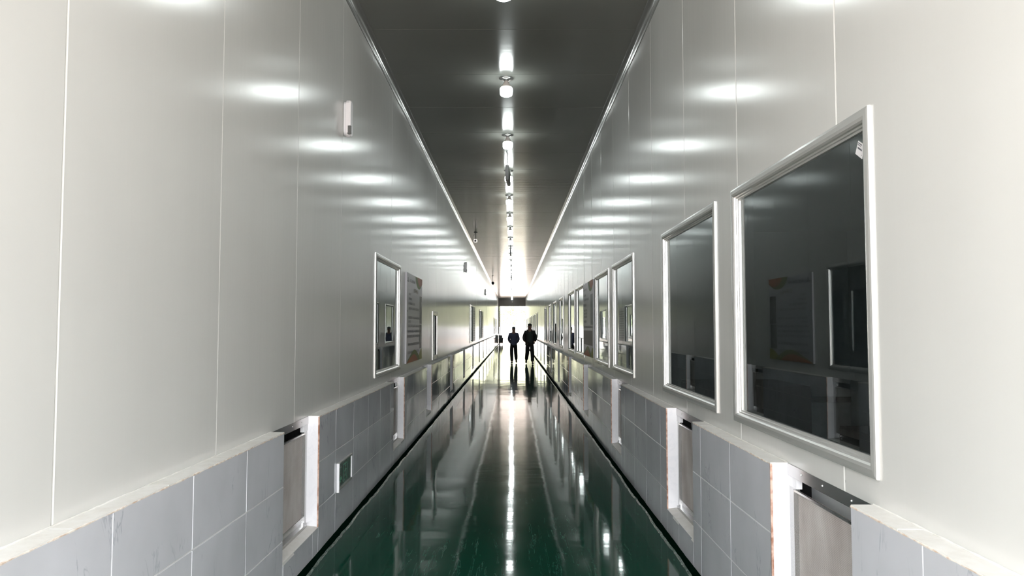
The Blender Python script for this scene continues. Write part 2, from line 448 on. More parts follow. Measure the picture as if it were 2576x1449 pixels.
        for k_, (q0, q1) in enumerate(((a, b),)):
            P_ = [D.p(u, z, d) for u, z, d in ((q0, NZ0, 0), (q1, NZ0, 0), (q1, NZ0+.012, -gap-.012), (q0, NZ0+.012, -gap-.012), (q0, NZ0-.02, 0), (q1, NZ0-.02, 0))]
            v_ = [bm.verts.new(p_) for p_ in P_]; bm.faces.new(v_[:4]); bm.faces.new((v_[0], v_[1], v_[5], v_[4]))
        obj('sill_tile', norm(bm), 'ledge', root)
        # the vent itself
        c = (a+b)/2
        r = empty('wall_vent', (D.X, c, 0))
        if i < 9 and not (side == 'right' and i == 9):
            tag(r, f'framed filter mesh vent in {ords[i]} tiled niche of the {side} wall counting from camera', 'vent', f'filter vents in the {side} wall niches')
        else:
            tag(r, f'dark distant filter vent low on {side} wall beyond its ninth niche', 'vent', f'distant filter vents in the {side} wall')
        L_ = Wall(D.s, 0); hw = (b-a)/2; dd = -gap-.004
        def part(nm, mt, *args):
            bm = bmesh.new(); L_.slab(bm, *args); return obj(nm, norm(bm), mt, r)
        part('filter_mesh', 'mesh', -hw+.07, hw-.07, .27, .852, dd-.022, dd-.012)
        for sx in (-1, 1):
            u = sorted((sx*(hw-.001), sx*(hw-.078)))
            part('side_channel', 'steel', u[0], u[1], .22, .90, dd-.02, dd)
            u = sorted((sx*(hw-.070), sx*(hw-.080)))
            part('channel_lip', 'steel', u[0], u[1], .24, .86, dd-.01, dd+.010)
        part('bottom_channel', 'steel', -hw+.001, hw-.001, .200, .272, dd-.03, dd-.006)
        part('bottom_lip', 'steel', -hw+.03, hw-.03, .200, .222, dd-.006, dd+.016)
        part('top_lip', 'steel', -hw+.07, hw-.07, .846, .856, dd-.012, dd-.004)
        part('head_block', 'jamb', hw-.105, hw-.002, .868, .915, dd-.02, dd+.006)
        bm = bmesh.new()
        for q in ((-hw-.03, hw+.03, .17, 1.0, dd-.16, dd-.15), (-hw-.03, hw+.03, 1.0, 1.01, dd-.16, dd), (-hw-.03, hw+.03, .17, .18, dd-.16, dd-.03),
                  (-hw-.03, -hw-.02, .17, 1.0, dd-.16, dd), (hw+.02, hw+.03, .17, 1.0, dd-.16, dd)): L_.slab(bm, *q)
        obj('void_blackout_box', norm(bm), 'dark', r)  # added black box: darkens the gap above the mesh, blocks stray outside light
        fs = part('head_flashing', 'steel', -hw+.001, hw-.001, .915, .968, dd+.006, dd+.0085)
        if i < 4:
            for q in (-.25, .02, .25):
                bm = bmesh.new(); cyl(bm, L_.p(q, .945, dd+.008), L_.p(q, .945, dd+.012), .006, .004, 10); obj('screw', norm(bm), 'screw', fs)
    return root
wl = build_wall('wall_left', 'left corridor wall of white steel panels above a grey marble tile dado', WL, DL, holesL, nicheL, 2.43, 2.64)
wr = build_wall('wall_right', 'right corridor wall of white steel panels above a grey marble tile dado', WR, DR, holesR, nicheR, 2.965, 2.255)

# floor kick: dark painted band with a ragged ridge
def kick(name, D, label):
    bm = bmesh.new(); rg = bmesh.new(); prev = prev2 = None
    n_ = int((Y1-Y0)/.05); rnd = random.Random(3)
    off = 0
    for i in range(n_+1):
        u = Y0 + (Y1-Y0)*i/n_
        off = off*.8 + rnd.uniform(-.004, .004)
        cur = [bm.verts.new(D.p(u, z, d)) for z, d in ((.016+off*.4, .0015), (.014+off*.4, .008), (.006, .028), (.002, .044+off))]
        c2 = [rg.verts.new(D.p(u, z, d+off)) for z, d in ((.001, .040), (.006+rnd.uniform(-.002, .003), .045), (.005+rnd.uniform(-.002, .003), .052), (.0005, .062+rnd.uniform(-.004, .006)))]
        if prev:
            for k in range(3): bm.faces.new((prev[k], prev[k+1], cur[k+1], cur[k])); rg.faces.new((prev2[k], prev2[k+1], c2[k+1], c2[k]))
        prev, prev2 = cur, c2
    r = tag(empty(name), label, kind='structure')
    obj('painted_band', norm(bm), 'kick', r); obj('paint_ridge', norm(rg), 'ridge', r)
kick('baseboard_left', DL, 'dark green painted kick band where left tiles meet floor')
kick('baseboard_right', DR, 'dark green painted kick band where right tiles meet floor')

# cove trims between walls and ceiling
def cove(name, W, label):
    r = tag(empty(name), label, kind='structure')
    prof = [(.0, -.085), (.004, -.085), (.005, -.066), (.010, -.064), (.014, -.050), (.022, -.034), (.034, -.020), (.048, -.012), (.058, -.008), (.062, -.003), (.068, -.003), (.068, 0)]
    y = Y0; L = 3.0
    ys = [Y0, 8.22-6, 8.22-3, 8.22]
    while ys[-1] + 3 < Y1: ys.append(ys[-1]+3)
    ys.append(Y1)
    for a, b in zip(ys, ys[1:]):
        bm = bmesh.new()
        A = [bm.verts.new(W.p(a+.002, H+z, d)) for d, z in prof]; B = [bm.verts.new(W.p(b-.002, H+z, d)) for d, z in prof]
        for k in range(len(prof)-1): bm.faces.new((A[k], A[k+1], B[k+1], B[k]))
        o = obj('cove_strip', norm(bm), 'cove', r); smooth(o); o.location.z = random.uniform(-.001, .001)
cove('trim_1', WL, 'rounded aluminium cove strip along left ceiling edge')
cove('trim_2', WR, 'rounded aluminium cove strip along right ceiling edge')

# ------------------------------------------------------------------ windows
PROF = [(0, 0), (0, .009), (.002, .012), (.012, .014), (.030, .015), (.042, .012), (.049, .005), (.051, -.004), (.058, -.006), (.060, -.013), (.068, -.015), (.069, -.035)]
def window(idx, W, a, b, z0, z1, label, fine=True, prof=PROF, mt='alu'):
    r = tag(empty(f'window_{idx}', (W.X, (a+b)/2, z0)), label, kind='structure')
    L_ = Wall(W.s, 0); hw = (b-a)/2; h = z1 - z0
    def ring(w, d): return [(-hw+w, w, d), (hw-w, w, d), (hw-w, h-w, d), (-hw+w, h-w, d)]
    names = ['bottom_rail', 'far_stile', 'top_rail', 'near_stile']
    if fine:
        for k in range(4):
            bm = bmesh.new()
            for p, q in zip(prof, prof[1:]):
                A, B = ring(*p), ring(*q)
                f = [bm.verts.new(L_.p(*c)) for c in (A[k], A[(k+1)%4], B[(k+1)%4], B[k])]; bm.faces.new(f)
            bmesh.ops.remove_doubles(bm, verts=bm.verts[:], dist=1e-6)
            obj(names[k], norm(bm), mt, r)
    else:
        bm = bmesh.new()
        for k in range(4):
            for p, q in zip(prof[::2]+prof[-1:], prof[2::2]+prof[-1:]):
                if p == q: continue
                A, B = ring(*p), ring(*q)
                f = [bm.verts.new(L_.p(*c)) for c in (A[k], A[(k+1)%4], B[(k+1)%4], B[k])]; bm.faces.new(f)
        bmesh.ops.remove_doubles(bm, verts=bm.verts[:], dist=1e-6)
        obj('frame', norm(bm), mt, r)
    w = prof[-1][0] - .006
    bm = bmesh.new(); L_.slab(bm, -hw+w, hw-w, w, h-w, -.0145, -.014 + .0)
    bm.free(); bm = bmesh.new(); L_.quad(bm, [(-hw+w, w, -.022), (hw-w, w, -.022), (hw-w, h-w, -.022), (-hw+w, h-w, -.022)])
    obj('glass_pane', bm, 'glass', r)
    return r
labR = ['largest nearest aluminium framed window on the right wall with paper sticker', 'second window on the right wall with a dark box top behind it',
        'third window from camera on the right wall', 'fourth window on right wall, next to the printed poster',
        'fifth window on right wall, just beyond the poster', 'sixth window on right wall, paired with the one beside poster',
        'seventh window on the right wall', 'eighth window on the right wall', 'ninth window on the right wall', 'tenth window on the right wall']
i = 1
for k, (a, b) in enumerate(winR):
    window(i, WR, a, b, WZ0, WZ1, labR[k] if k < 10 else 'narrow looking distant dark window near corridor end on right wall', fine=a < 21)
    if k >= 10: bpy.data.objects[f'window_{i}']['group'] = 'distant right wall windows'
    i += 1
labL = ['tall aluminium framed window on the left wall beside the poster', 'second full size window on left wall, beside far notice board',
        'third full size window on the left wall']
for k, (a, b) in enumerate(winL):
    window(i, WL, a, b, WZ0, WZ1, labL[k] if k < 3 else 'distant dark window near corridor end on left wall', fine=a < 12)
    if k >= 3: bpy.data.objects[f'window_{i}']['group'] = 'distant left wall windows'
    i += 1
SP = [(0, 0), (0, .010), (.02, .012), (.022, .006), (.05, .006), (.055, .014), (.075, .014), (.080, -.01)]
window(i, WL, *smallL, 'small low framed window on the left wall past the poster', fine=True, prof=SP)

# stickers on the two nearest right panes
def sticker(u, z, w, h, rot, label):
    r = empty('paper_sticker', (RW+.0205, u, z)); r.rotation_euler = (rot, 0, 0)
    tag(r, label, 'sticker')
    obj('paper', BX(-.0008, .0008, -w/2, w/2, -h/2, h/2), 'white', r)
    bm = bmesh.new(); rnd = random.Random(5)
    for (zz, u0, u1, hh) in ((h*.34, -w*.1, w*.42, h*.07), (h*.22, w*.0, w*.42, h*.05), (-.02*h, -w*.25, w*.35, h*.11), (-h*.3, -w*.38, -w*.30, h*.05)):
        u_ = u0
        while u_ < u1:
            q = rnd.uniform(.003, .006); box(bm, -.0016, -.0008, u_, min(u1, u_+q), zz, zz+hh); u_ += q + .0015
    obj('print', bm, 'ink', r)
sticker(2.812, 2.268, .062, .052, .55, 'small tilted white paper label stuck high on the nearest right window')
sticker(4.885, 2.10, .045, .055, .0, 'small pale label on upper near corner of the second right window')

# ------------------------------------------------------------------ dark storerooms behind the glass
def room(name, W, y0, y1, label):
    r = tag(empty(name), label, kind='structure')
    d0, d1 = -.12, -3.6
    bm = bmesh.new()
    A = [(y0, 0.003, d0), (y1, .003, d0), (y1, .003, d1), (y0, .003, d1)]
    W.quad(bm, A); obj('floor_slab', norm(bm), 'room', r)
    bm = bmesh.new(); W.slab(bm, y0, y1, 3.0, 3.05, d0+.1, d1-.1); obj('ceiling_slab', norm(bm), 'room', r)
    bm = bmesh.new(); W.slab(bm, y0, y1, -.02, 3.0, d1-.05, d1); obj('rear_wall', norm(bm), 'room', r)
    for u in (y0, y1):
        bm = bmesh.new(); W.slab(bm, u-.03, u+.03, -.02, 3.05, d1-.05, d0+.02); obj('end_wall', norm(bm), 'room', r)
    bm = bmesh.new(); W.grid(bm, y0, y1, 0, 3.0, [(a+.02, b-.02, c+.02, d-.02) for a, b, c, d in (holesL if W.s > 0 else holesR)], -.115)
    obj('inner_lining', bm, 'room', r)
    return r
rr_ = room('storeroom_right', WR, 1.5, 74.5, 'dark storeroom seen through the right wall windows')
bm = bmesh.new(); WR.slab(bm, 11.0, 11.08, 0, 3.0, -3.6, -.13); obj('partition', norm(bm), 'room', rr_)
bm = bmesh.new(); WR.slab(bm, 10.98, 11.0, .52, .60, -3.6, -.13); obj('partition_rail', norm(bm), 'roomline', rr_)
room('storeroom_left', WL, 7.2, 74.5, 'dark storeroom seen through the left wall windows')

def carton(x0, x1, y0, y1, z0, z1, label):
    r = tag(empty('cardboard_box', ((x0+x1)/2, (y0+y1)/2, z0)), label, 'box')
    hx, hy, h = (x1-x0)/2, (y1-y0)/2, z1-z0
    obj('carton', BX(-hx, hx, -hy, hy, 0, h-.012, .004), 'card', r)
    for s in (-1, 1):
        bm = bmesh.new(); box(bm, min(0, s*hx)+.003, max(0, s*hx)-.003, -hy, hy, h-.012, h-.004); obj('flap', bm, 'card', r)
    obj('tape', BX(-.03, .03, -hy-.001, hy+.001, h-.004, h-.002), 'tape', r)
carton(1.43, 2.22, 5.65, 6.45, .58, 1.165, 'dark cardboard box on top of another behind the second right window')
carton(1.43, 2.20, 5.65, 6.40, .004, .58, 'lower dark cardboard box under a box behind the right windows')
carton(1.98, 2.75, 3.80, 4.62, .004, 1.01, 'dark cardboard box behind the near end of the largest right window')

# ------------------------------------------------------------------ ceiling lamps
def ceil_lamp(y):
    r = empty('ceiling_lamp', (-.077, y, H))
    bm = bmesh.new(); lathe(bm, [(.0, 0), (.088, 0), (.088, -.006), (.078, -.012), (.03, -.014), (.03, -.030), (.024, -.034)]); smooth(obj('base_plate', norm(bm), 'steel', r))
    bm = bmesh.new(); lathe(bm, [(.022, -.028), (.026, -.045), (.042, -.075), (.062, -.10), (.068, -.115)], 24); smooth(obj('bulb_housing', norm(bm), 'lamphouse', r))
    bm = bmesh.new(); lathe(bm, [(.068, -.115), (.074, -.125), (.075, -.15), (.074, -.185), (.066, -.205), (.045, -.216), (.02, -.221), (.002, -.222)], 24); smooth(obj('bulb_diffuser', norm(bm), 'lampglow', r))
    return r
ords = ['first', 'second', 'third', 'fourth', 'fifth', 'sixth', 'seventh', 'eighth', 'ninth', 'tenth', 'eleventh', 'twelfth']
proto = None; ly = [.9, 3.53, 6.17] + [8.81 + 2.636*k for k in range(26)]
for k, y in enumerate(ly):
    if y > Y1 - .5: continue
    if proto is None: r = proto = ceil_lamp(y)
    else:
        r = proto.copy(); C.objects.link(r); r.location.y = y
        for chd in proto.children:
            c = chd.copy(); C.objects.link(c); c.parent = r
    v_ = k - 3
    if v_ < 0: lb = 'ceiling lamp cut off by the top edge of the picture' if v_ == -1 else 'ceiling lamp overhead, above the top edge of the picture'
    elif v_ == -0: lb = 'glowing white ceiling lamp, nearest one fully in view'
    elif v_ < 12: lb = f'glowing white ceiling lamp, {ords[v_]} from the top of the middle row'
    else: lb = 'tiny glowing lamp in the far end of the ceiling row'
    tag(r, lb, 'lamp', 'lamps along the ceiling centre')

# hanging box signs seen edge-on
def hang_sign(y, x, tilt, label):
    r = tag(empty('hanging_sign', (x, y, 4.0), tilt), label, 'sign', 'box signs hanging below the lamps')
    obj('sign_box', BX(-.025, .025, -.28, .28, 0, .245, .004), 'black', r)
    for s in (-1, 1):
        obj('sign_face', BX(s*.0255, s*.0275, -.26, .26, .02, .225), 'exitglass', r)
    bm = bmesh.new(); cyl(bm, (0, -.2, .24), (.004, -.2, .55), .003, n=6)
    cyl(bm, (0, .2, .24), (0, .2, .55), .003, n=6); obj('hanger_rod', norm(bm), 'black', r)
    bm = bmesh.new(); pts = [(.0, -.26, .25), (.012, -.26, .33), (.006, -.262, .42), (-.012, -.26, .48), (-.006, -.26, .55)]
    for p, q in zip(pts, pts[1:]): cyl(bm, p, q, .006, n=8)
    obj('power_cable', norm(bm), 'black', r)
hl = ['nearest black hanging sign box under the ceiling lamps, seen edge on', 'second dark hanging sign box along the ceiling row', 'third dark hanging sign box, a tiny mark in the ceiling row',
      'fourth dark hanging sign box near the exit end', 'dark hanging sign box in front of the exit lintel']
for (y, x, tl), lb in zip(((12.46, -.080, -.055), (25.1, -.075, .0), (38.0, -.075, .02), (51.0, -.07, 0), (70.5, -.06, 0)), hl):
    hang_sign(y, x, tl, lb)

# surveillance cameras on ceiling pipes
def cctv(x, y, drop, label, ball=False):
    r = tag(empty('security_camera', (x, y, H)), label, 'camera')
    bm = bmesh.new(); lathe(bm, [(.0, 0), (.06, 0), (.06, -.012), (.02, -.02)]); obj('mount_plate', norm(bm), 'post', r)
    bm = bmesh.new(); cyl(bm, (0, 0, 0), (0, 0, -drop), .012, n=10); obj('drop_pipe', norm(bm), 'post', r)
    if ball:
        bm = bmesh.new(); bmesh.ops.create_icosphere(bm, subdivisions=2, radius=.09, matrix=Matrix.Translation((0, 0, -drop-.06))); smooth(obj('dome', bm, 'black', r))
    else:
        obj('camera_housing', BX(-.06, .05, -.10, .12, -drop-.11, -drop, .012), 'steel', r)
        bm = bmesh.new(); cyl(bm, (-.005, -.10, -drop-.055), (-.005, -.13, -drop-.055), .032, n=14); obj('lens', norm(bm), 'black', r)
        bm = bmesh.new(); pts = [(-.02, .0, -.01), (-.05, 0, -.08), (-.09, 0, -.16), (-.085, 0, -drop-.1)]
        for p, q in zip(pts, pts[1:]): cyl(bm, p, q, .004, n=6)
        obj('cable', norm(bm), 'black', r)
cctv(-1.15, 23.3, .22, 'small grey box security camera hanging by the left ceiling edge')
cctv(-1.14, 43.0, .36, 'dark round security camera on a drop pipe far down the left side', True)

# wall emergency lights
def emergency(y, z, label):
    r = tag(empty('emergency_light', (LW, y, z)), label, 'lamp', 'oval emergency lights high on the left wall')
    def pill(w, h, x0, x1, bev):
        bm = bmesh.new(); n_ = 8; ring = []
        for sgn, cz in ((1, h/2-w/2), (-1, -h/2+w/2)):
            for i in range(n_+1):
                t = math.pi*i/n_ + (0 if sgn > 0 else math.pi)
                ring.append((math.cos(t)*w/2, cz + math.sin(t)*w/2))
        A = [bm.verts.new((x0, u, v)) for u, v in ring]; B = [bm.verts.new((x1-bev, u, v)) for u, v in ring]
        D = [bm.verts.new((x1, u*.86, v*.94)) for u, v in ring]; k_ = len(ring)
        for P_, Q_ in ((A, B), (B, D)):
            for i in range(k_): bm.faces.new((P_[i], P_[(i+1)%k_], Q_[(i+1)%k_], Q_[i]))
        bm.faces.new(A[::-1]); bm.faces.new(D); return norm(bm)
    obj('back_box', pill(.095, .30, .001, .022, .004), 'jamb', r)
    obj('front_cover', pill(.105, .325, .022, .062, .014), 'white', r)
    obj('sensor_lens', BX(.034, .065, -.054, -.012, -.145, -.065, .006), 'bluegrey', r)
emergency(6.48, 3.41, 'white oval emergency light on left wall, nearest and highest in picture')
emergency(23.0, 3.44, 'second emergency light on left wall, small grey upright shape')
emergency(39.4, 3.44, 'third emergency light on left wall, tiny dark upright mark')

# ------------------------------------------------------------------ posters
def poster(W, u0, u1, z0, z1, label, kind=0, flip=1):
    c = (u0+u1)/2; w = u1-u0; h = z1-z0; L_ = Wall(W.s, 0)
    r = tag(empty('wall_poster', (W.X, c, z0)), label, 'poster')
    t = .025
    bm = bmesh.new(); L_.slab(bm, -w/2, w/2, 0, h, .001, t); obj('board', norm(bm), 'poster', r)
    # picture coordinates: s 0..1 left to right as read, v 0..1 upwards
    def U(s): return (-w/2 + s*w) * 1 if W.s > 0 else (w/2 - s*w)
    def poly(bm, pts, d): 
        f = [bm.verts.new(L_.p(U(s), v*h, d)) for s, v in pts]; bm.faces.new(f)
    def blob(nm, mt, pts, d): bm = bmesh.new(); poly(bm, pts, d); o = obj(nm, norm(bm), mt, r); return o
    def bars(nm, mt, rows, d, seed):
        bm = bmesh.new(); rnd = random.Random(seed)
        for (v, s0, s1, hh) in rows:
            s_ = s0
            while s_ < s1 - .012:
                q = hh*.62*h/w*1.1
                # a small glyph-like mark: outline strokes
                for (a0, a1, b0, b1) in ((0, .85, .9, 1), (.0, .85, 0, .12), (rnd.uniform(.1, .5), rnd.uniform(.55, .75), .1, .9), (0, .85, .42, .56)):
                    if rnd.random() < .88: poly(bm, [(s_+a0*q, v+b0*hh), (s_+a1*q, v+b0*hh), (s_+a1*q, v+b1*hh), (s_+a0*q, v+b1*hh)], d)
                s_ += q
        return obj(nm, norm(bm), mt, r)
    arc = lambda cx, cy, rx, ry, t0, t1, n=16: [(cx+rx*math.cos(math.radians(t0+(t1-t0)*i/n)), cy+ry*math.sin(math.radians(t0+(t1-t0)*i/n))) for i in range(n+1)]
    if kind in (0, 1):
        blob('green_corner', 'green', [(1, 1)] + [(.52, 1), (.54, .955), (.60, .90), (.68, .868), (.76, .858), (.85, .868), (.93, .90), (1, .935)], t+.0006)
        blob('orange_corner', 'orange', [(1, 1), (.66, 1), (.68, .955), (.74, .915), (.82, .895), (.92, .905), (1, .94)], t+.0012)
        blob('lime_hill', 'lime', [(.72, 0), (.78, .05), (.86, .10), (.93, .125), (1, .13), (1, 0)], t+.0005)
        blob('green_hill', 'green', [(0, 0), (.10, .04), (.22, .075), (.34, .115), (.46, .135), (.58, .125), (.70, .085), (.80, .04), (.86, 0)], t+.0009)
        blob('orange_hill', 'orange', [(0, 0), (.12, .03), (.28, .065), (.42, .085), (.54, .075), (.64, .045), (.72, 0)], t+.0013)
        blob('emblem', 'ink', [(.03, .90), (.11, .90), (.11, .912), (.085, .912), (.085, .95), (.055, .95), (.055, .912), (.03, .912)], t+.0006)
    if kind == 0:
        bars('heading', 'ink', [(.905, .17, .50, .032)], t+.0006, 1)
        bars('title', 'inkgold', [(.80, .42, .72, .045)], t+.0006, 2)
        rows = [(.755, .12, .26, .024), (.705, .12, .32, .024), (.650, .10, .52, .026), (.595, .12, .80, .026), (.490, .10, .78, .028), (.445, .10, .26, .028),
                (.395, .08, .80, .028), (.335, .06, .80, .028), (.280, .04, .80, .028), (.190, .09, .80, .028), (.100, .08, .78, .026)]
        bars('body_text', 'ink', rows, t+.0006, 3)
        blob('upper_photo', 'photo', [(.82, .44), (.985, .44), (.985, .78), (.82, .78)], t+.0006)
        blob('lower_photo', 'photo', [(.81, .135), (.975, .135), (.975, .43), (.81, .43)], t+.0006)
        blob('page_mark', 'ink', [(.02, .565), (.045, .565), (.045, .585), (.02, .585)], t+.0006)
    elif kind == 1:
        rows = [(.90, .10, .40, .025), (.82, .04, .30, .028), (.76, .10, .60, .028), (.68, .04, .34, .035), (.61, .06, .44, .028), (.565, .06, .44, .028), (.52, .06, .44, .028), (.45, .05, .36, .035), (.38, .06, .95, .030)]
        bars('body_text', 'ink', rows, t+.0006, 4)
        blob('side_picture', 'photob', [(.76, .42), (.97, .42), (.97, .82), (.76, .82)], t+.0006)
        blob('dark_photo', 'photod', [(.03, .15), (.93, .15), (.93, .345), (.03, .345)], t+.0006)
        bm = bmesh.new()
        for s_ in (.24, .46, .68): poly(bm, [(s_, .15), (s_+.012, .15), (s_+.012, .345), (s_, .345)], t+.0012)
        obj('photo_dividers', norm(bm), 'ink', r)
    else:
        bars('body_text', 'ink', [(.08+.07*k_, .1, .9, .035) for k_ in range(12)], t+.0006, 9)
    return r
poster(WL, 10.23, 11.95, 1.112, 2.355, 'wall poster on left with orange and green corner shapes and two photos', 0)
poster(WR, 11.87, 13.52, 1.122, 2.362, 'wall poster on right between fourth and fifth windows with dark photo strip', 1)
poster(WL, 27.4, 28.95, 1.10, 2.36, 'grey notice board beside the second left window', 2)
poster(WL, 35.0, 36.9, 1.12, 2.36, 'farther grey notice board beside the third left window', 2)

# ------------------------------------------------------------------ low exit sign on the left tiles
def exit_sign():
    u0, u1, z0, z1 = 5.985, 6.475, .325, .535
    c = (u0+u1)/2; w = u1-u0; h = z1-z0
    r = tag(empty('exit_sign', (LD, c, z0)), 'low green running man exit sign in white frame on left tiles', 'sign')
    t = .012
    obj('sign_body', BX(.001, t, -w/2+.01, w/2-.01, .008, h-.008), 'exitglass', r)
    obj('bottom_frame', BX(.001, t+.006, -w/2, w/2, -.005, .016), 'alu', r)
    obj('top_frame', BX(.001, t+.006, -w/2, w/2, h-.010, h), 'alu', r)
    obj('near_frame', BX(.001, t+.008, -w/2-.006, -w/2+.018, -.016, h), 'jamb', r)
    obj('far_frame', BX(.001, t+.006, w/2-.016, w/2, 0, h-.02), 'jamb', r)
    def P(bm, pts, d=t+.0008): bm.faces.new([bm.verts.new((d, u, z)) for u, z in pts])
    def rect(bm, a0, a1, b0, b1, d=t+.0008): P(bm, [(a0, b0), (a1, b0), (a1, b1), (a0, b1)], d)
    # door outline
    bm = bmesh.new()
    rect(bm, -.08, -.066, .035, .175); rect(bm, .066, .08, .035, .175); rect(bm, -.08, .08, .165, .175)
    obj('door_mark', bm, 'exitgreen', r)
    # running figure
    bm = bmesh.new()
    P(bm, [(.012*math.cos(a)+.012, .012*math.sin(a)+.148) for a in [k*math.pi/6 for k in range(12)]])
    P(bm, [(.000, .130), (.018, .134), (.030, .095), (.010, .088)])
    P(bm, [(.010, .092), (.028, .092), (-.006, .062), (-.018, .066)]); P(bm, [(-.018, .068), (-.006, .062), (-.016, .040), (-.030, .040)])
    P(bm, [(.014, .092), (.030, .094), (.036, .064), (.024, .064)]); P(bm, [(.024, .068), (.036, .064), (.058, .048), (.052, .038)])
    P(bm, [(.002, .130), (.006, .120), (-.022, .106), (-.026, .114)]); P(bm, [(.016, .130), (.022, .122), (.046, .112), (.044, .120)])
    obj('running_figure', norm(bm), 'exitgreen', r)
    # arrow pointing towards the near end
    bm = bmesh.new()
    P(bm, [(-.205, .075), (-.165, .105), (-.165, .088), (-.115, .088), (-.115, .064), (-.165, .064), (-.165, .045)])
    obj('arrow', bm, 'exitgreen', r)
    bm = bmesh.new()
    rect(bm, -.205, -.14, .160, .167); rect(bm, -.205, -.15, .172, .177)
    obj('small_print', bm, 'exitdim', r)
    obj('status_window', BX(t, t+.001, -.215, -.175, .018, .040), 'black', r)
exit_sign()

# ------------------------------------------------------------------ far mouth of the corridor
bm = bmesh.new(); box(bm, LW-.1, RW+.1, Y1, Y1+.25, 3.74, H+.1); tag(obj('trim_3', bm, 'beam'), 'dark lintel board above the bright corridor exit', kind='structure')
bm = bmesh.new(); box(bm, LW, LW+.10, Y1, Y1+.2, 0, 3.74); box(bm, LW+.115, LW+.20, Y1+.05, Y1+.2, 0, 3.74)
tag(obj('trim_4', bm, 'post'), 'dark steel post at left side of the corridor exit', kind='structure')
# near mouth: the building's edge behind the camera
for nm, X, s in (('trim_5', LW, -1), ('trim_6', RW, 1)):
    bm = bmesh.new(); box(bm, *sorted((X, X+s*.12)), Y0-.05, Y0, 0, H+.1); tag(obj(nm, bm, 'alu'), 'edge trim of the corridor mouth behind the camera, ' + ('left' if s < 0 else 'right'), kind='structure')

# ------------------------------------------------------------------ outside
bm = bmesh.new()
bm.faces.new([bm.verts.new(q) for q in ((-60, Y1, -.02), (60, Y1, -.02), (60, 126, -.02), (-60, 126, -.02))])
tag(obj('far_yard', bm, 'yard'), 'sunlit pale ground outside beyond the corridor exit', kind='structure')
bm = bmesh.new()
bm.faces.new([bm.verts.new(q) for q in ((-40, -60, -.02), (40, -60, -.02), (40, Y0, -.02), (-40, Y0, -.02))])
tag(obj('near_yard', bm, 'yard'), 'pale ground outside behind the camera', kind='structure')
r = tag(empty('boundary_wall', (0, 108, 0)), 'low white wall in front of the hillside outside the exit', 'wall')
obj('wall_body', BX(-30, 30, -.1, .1, -.02, 1.55), 'outwall', r); obj('coping', BX(-30, 30, -.16, .16, 1.55, 1.68), 'outwall', r)
# wooded hillside
bm = bmesh.new(); N = 36
vs = [[bm.verts.new((-70+140*i/N, 126+60*j/12, -.02 + (j/12)**.9*34 + (random.uniform(-.8, .8) if j else 0))) for i in range(N+1)] for j in range(13)]
for j in range(12):
    for i_ in range(N): bm.faces.new((vs[j][i_], vs[j][i_+1], vs[j+1][i_+1], vs[j+1][i_]))
tag(obj('hillside', norm(bm), 'hill'), 'overexposed scrubby hillside seen through the exit', kind='structure')
def crown_mesh(seed, n=1500):
    rnd = random.Random(seed); bm = bmesh.new()
    cl = [(Vector((rnd.gauss(0, .9), rnd.gauss(0, .7), rnd.uniform(1.6, 5.4))), rnd.uniform(.7, 1.3)) for _ in range(16)]
    for i in range(n):
        c, rad = cl[i % 16]
        d = Vector((rnd.gauss(0, 1), rnd.gauss(0, 1), rnd.gauss(0, 1))).normalized()
        p = c + d*rad*rnd.uniform(.7, 1); a = Vector((rnd.gauss(0, 1), rnd.gauss(0, 1), rnd.gauss(0, 1))).normalized()
        b = a.orthogonal().normalized(); s = rnd.uniform(.10, .2)
        bm.faces.new([bm.verts.new(p + a*s), bm.verts.new(p + b*s*.6), bm.verts.new(p - a*s), bm.verts.new(p - b*s*.6)])
    me = bpy.data.meshes.new('crown'); bm.to_mesh(me); bm.free(); me.materials.append(M['leaf']); return me
crowns = [crown_mesh(1), crown_mesh(2)]
bm = bmesh.new(); cyl(bm, (0, 0, 0), (.05, 0, 2.2), .16, .11, 10); cyl(bm, (.05, 0, 2.1), (-.5, .1, 4.2), .09, .04, 8); cyl(bm, (.05, 0, 2.1), (.6, -.1, 4.4), .08, .03, 8)
tme = bpy.data.meshes.new('trunk'); bm.to_mesh(tme); bm.free(); tme.materials.append(M['bark'])
tl = ['leftmost tree', 'second tree from the left', 'middle tree', 'fourth tree from the left', 'rightmost tree']
for k, (x, y, s) in enumerate(((-4.4, 112, .95), (-2.2, 118.5, 1.1), (.4, 112, .95), (2.9, 118.5, 1.1), (5.4, 112, .95))):
    r = tag(empty('tree', (x, y, -.02), k*1.3), f'{tl[k]} behind the white wall, washed out by daylight', 'tree', 'trees beyond the exit'); r.scale = (s, s, s)
    obj('crown', crowns[k % 2], None, r); obj('trunk', tme, None, r)
r = tag(empty('street_lamp', (-1.75, 86, -.02)), 'thin grey lamp arm outside, left part of the exit opening', 'lamp')
bm = bmesh.new(); cyl(bm, (0, 0, 0), (0, 0, 2.85), .04, n=10); obj('pole', norm(bm), 'bluegrey', r)
bm = bmesh.new(); cyl(bm, (0, 0, 2.80), (.55, 0, 2.70), .03, n=8); obj('arm', norm(bm), 'bluegrey', r)
obj('lamp_head', BX(.5, .95, -.08, .08, 2.62, 2.69, .01), 'bluegrey', r)

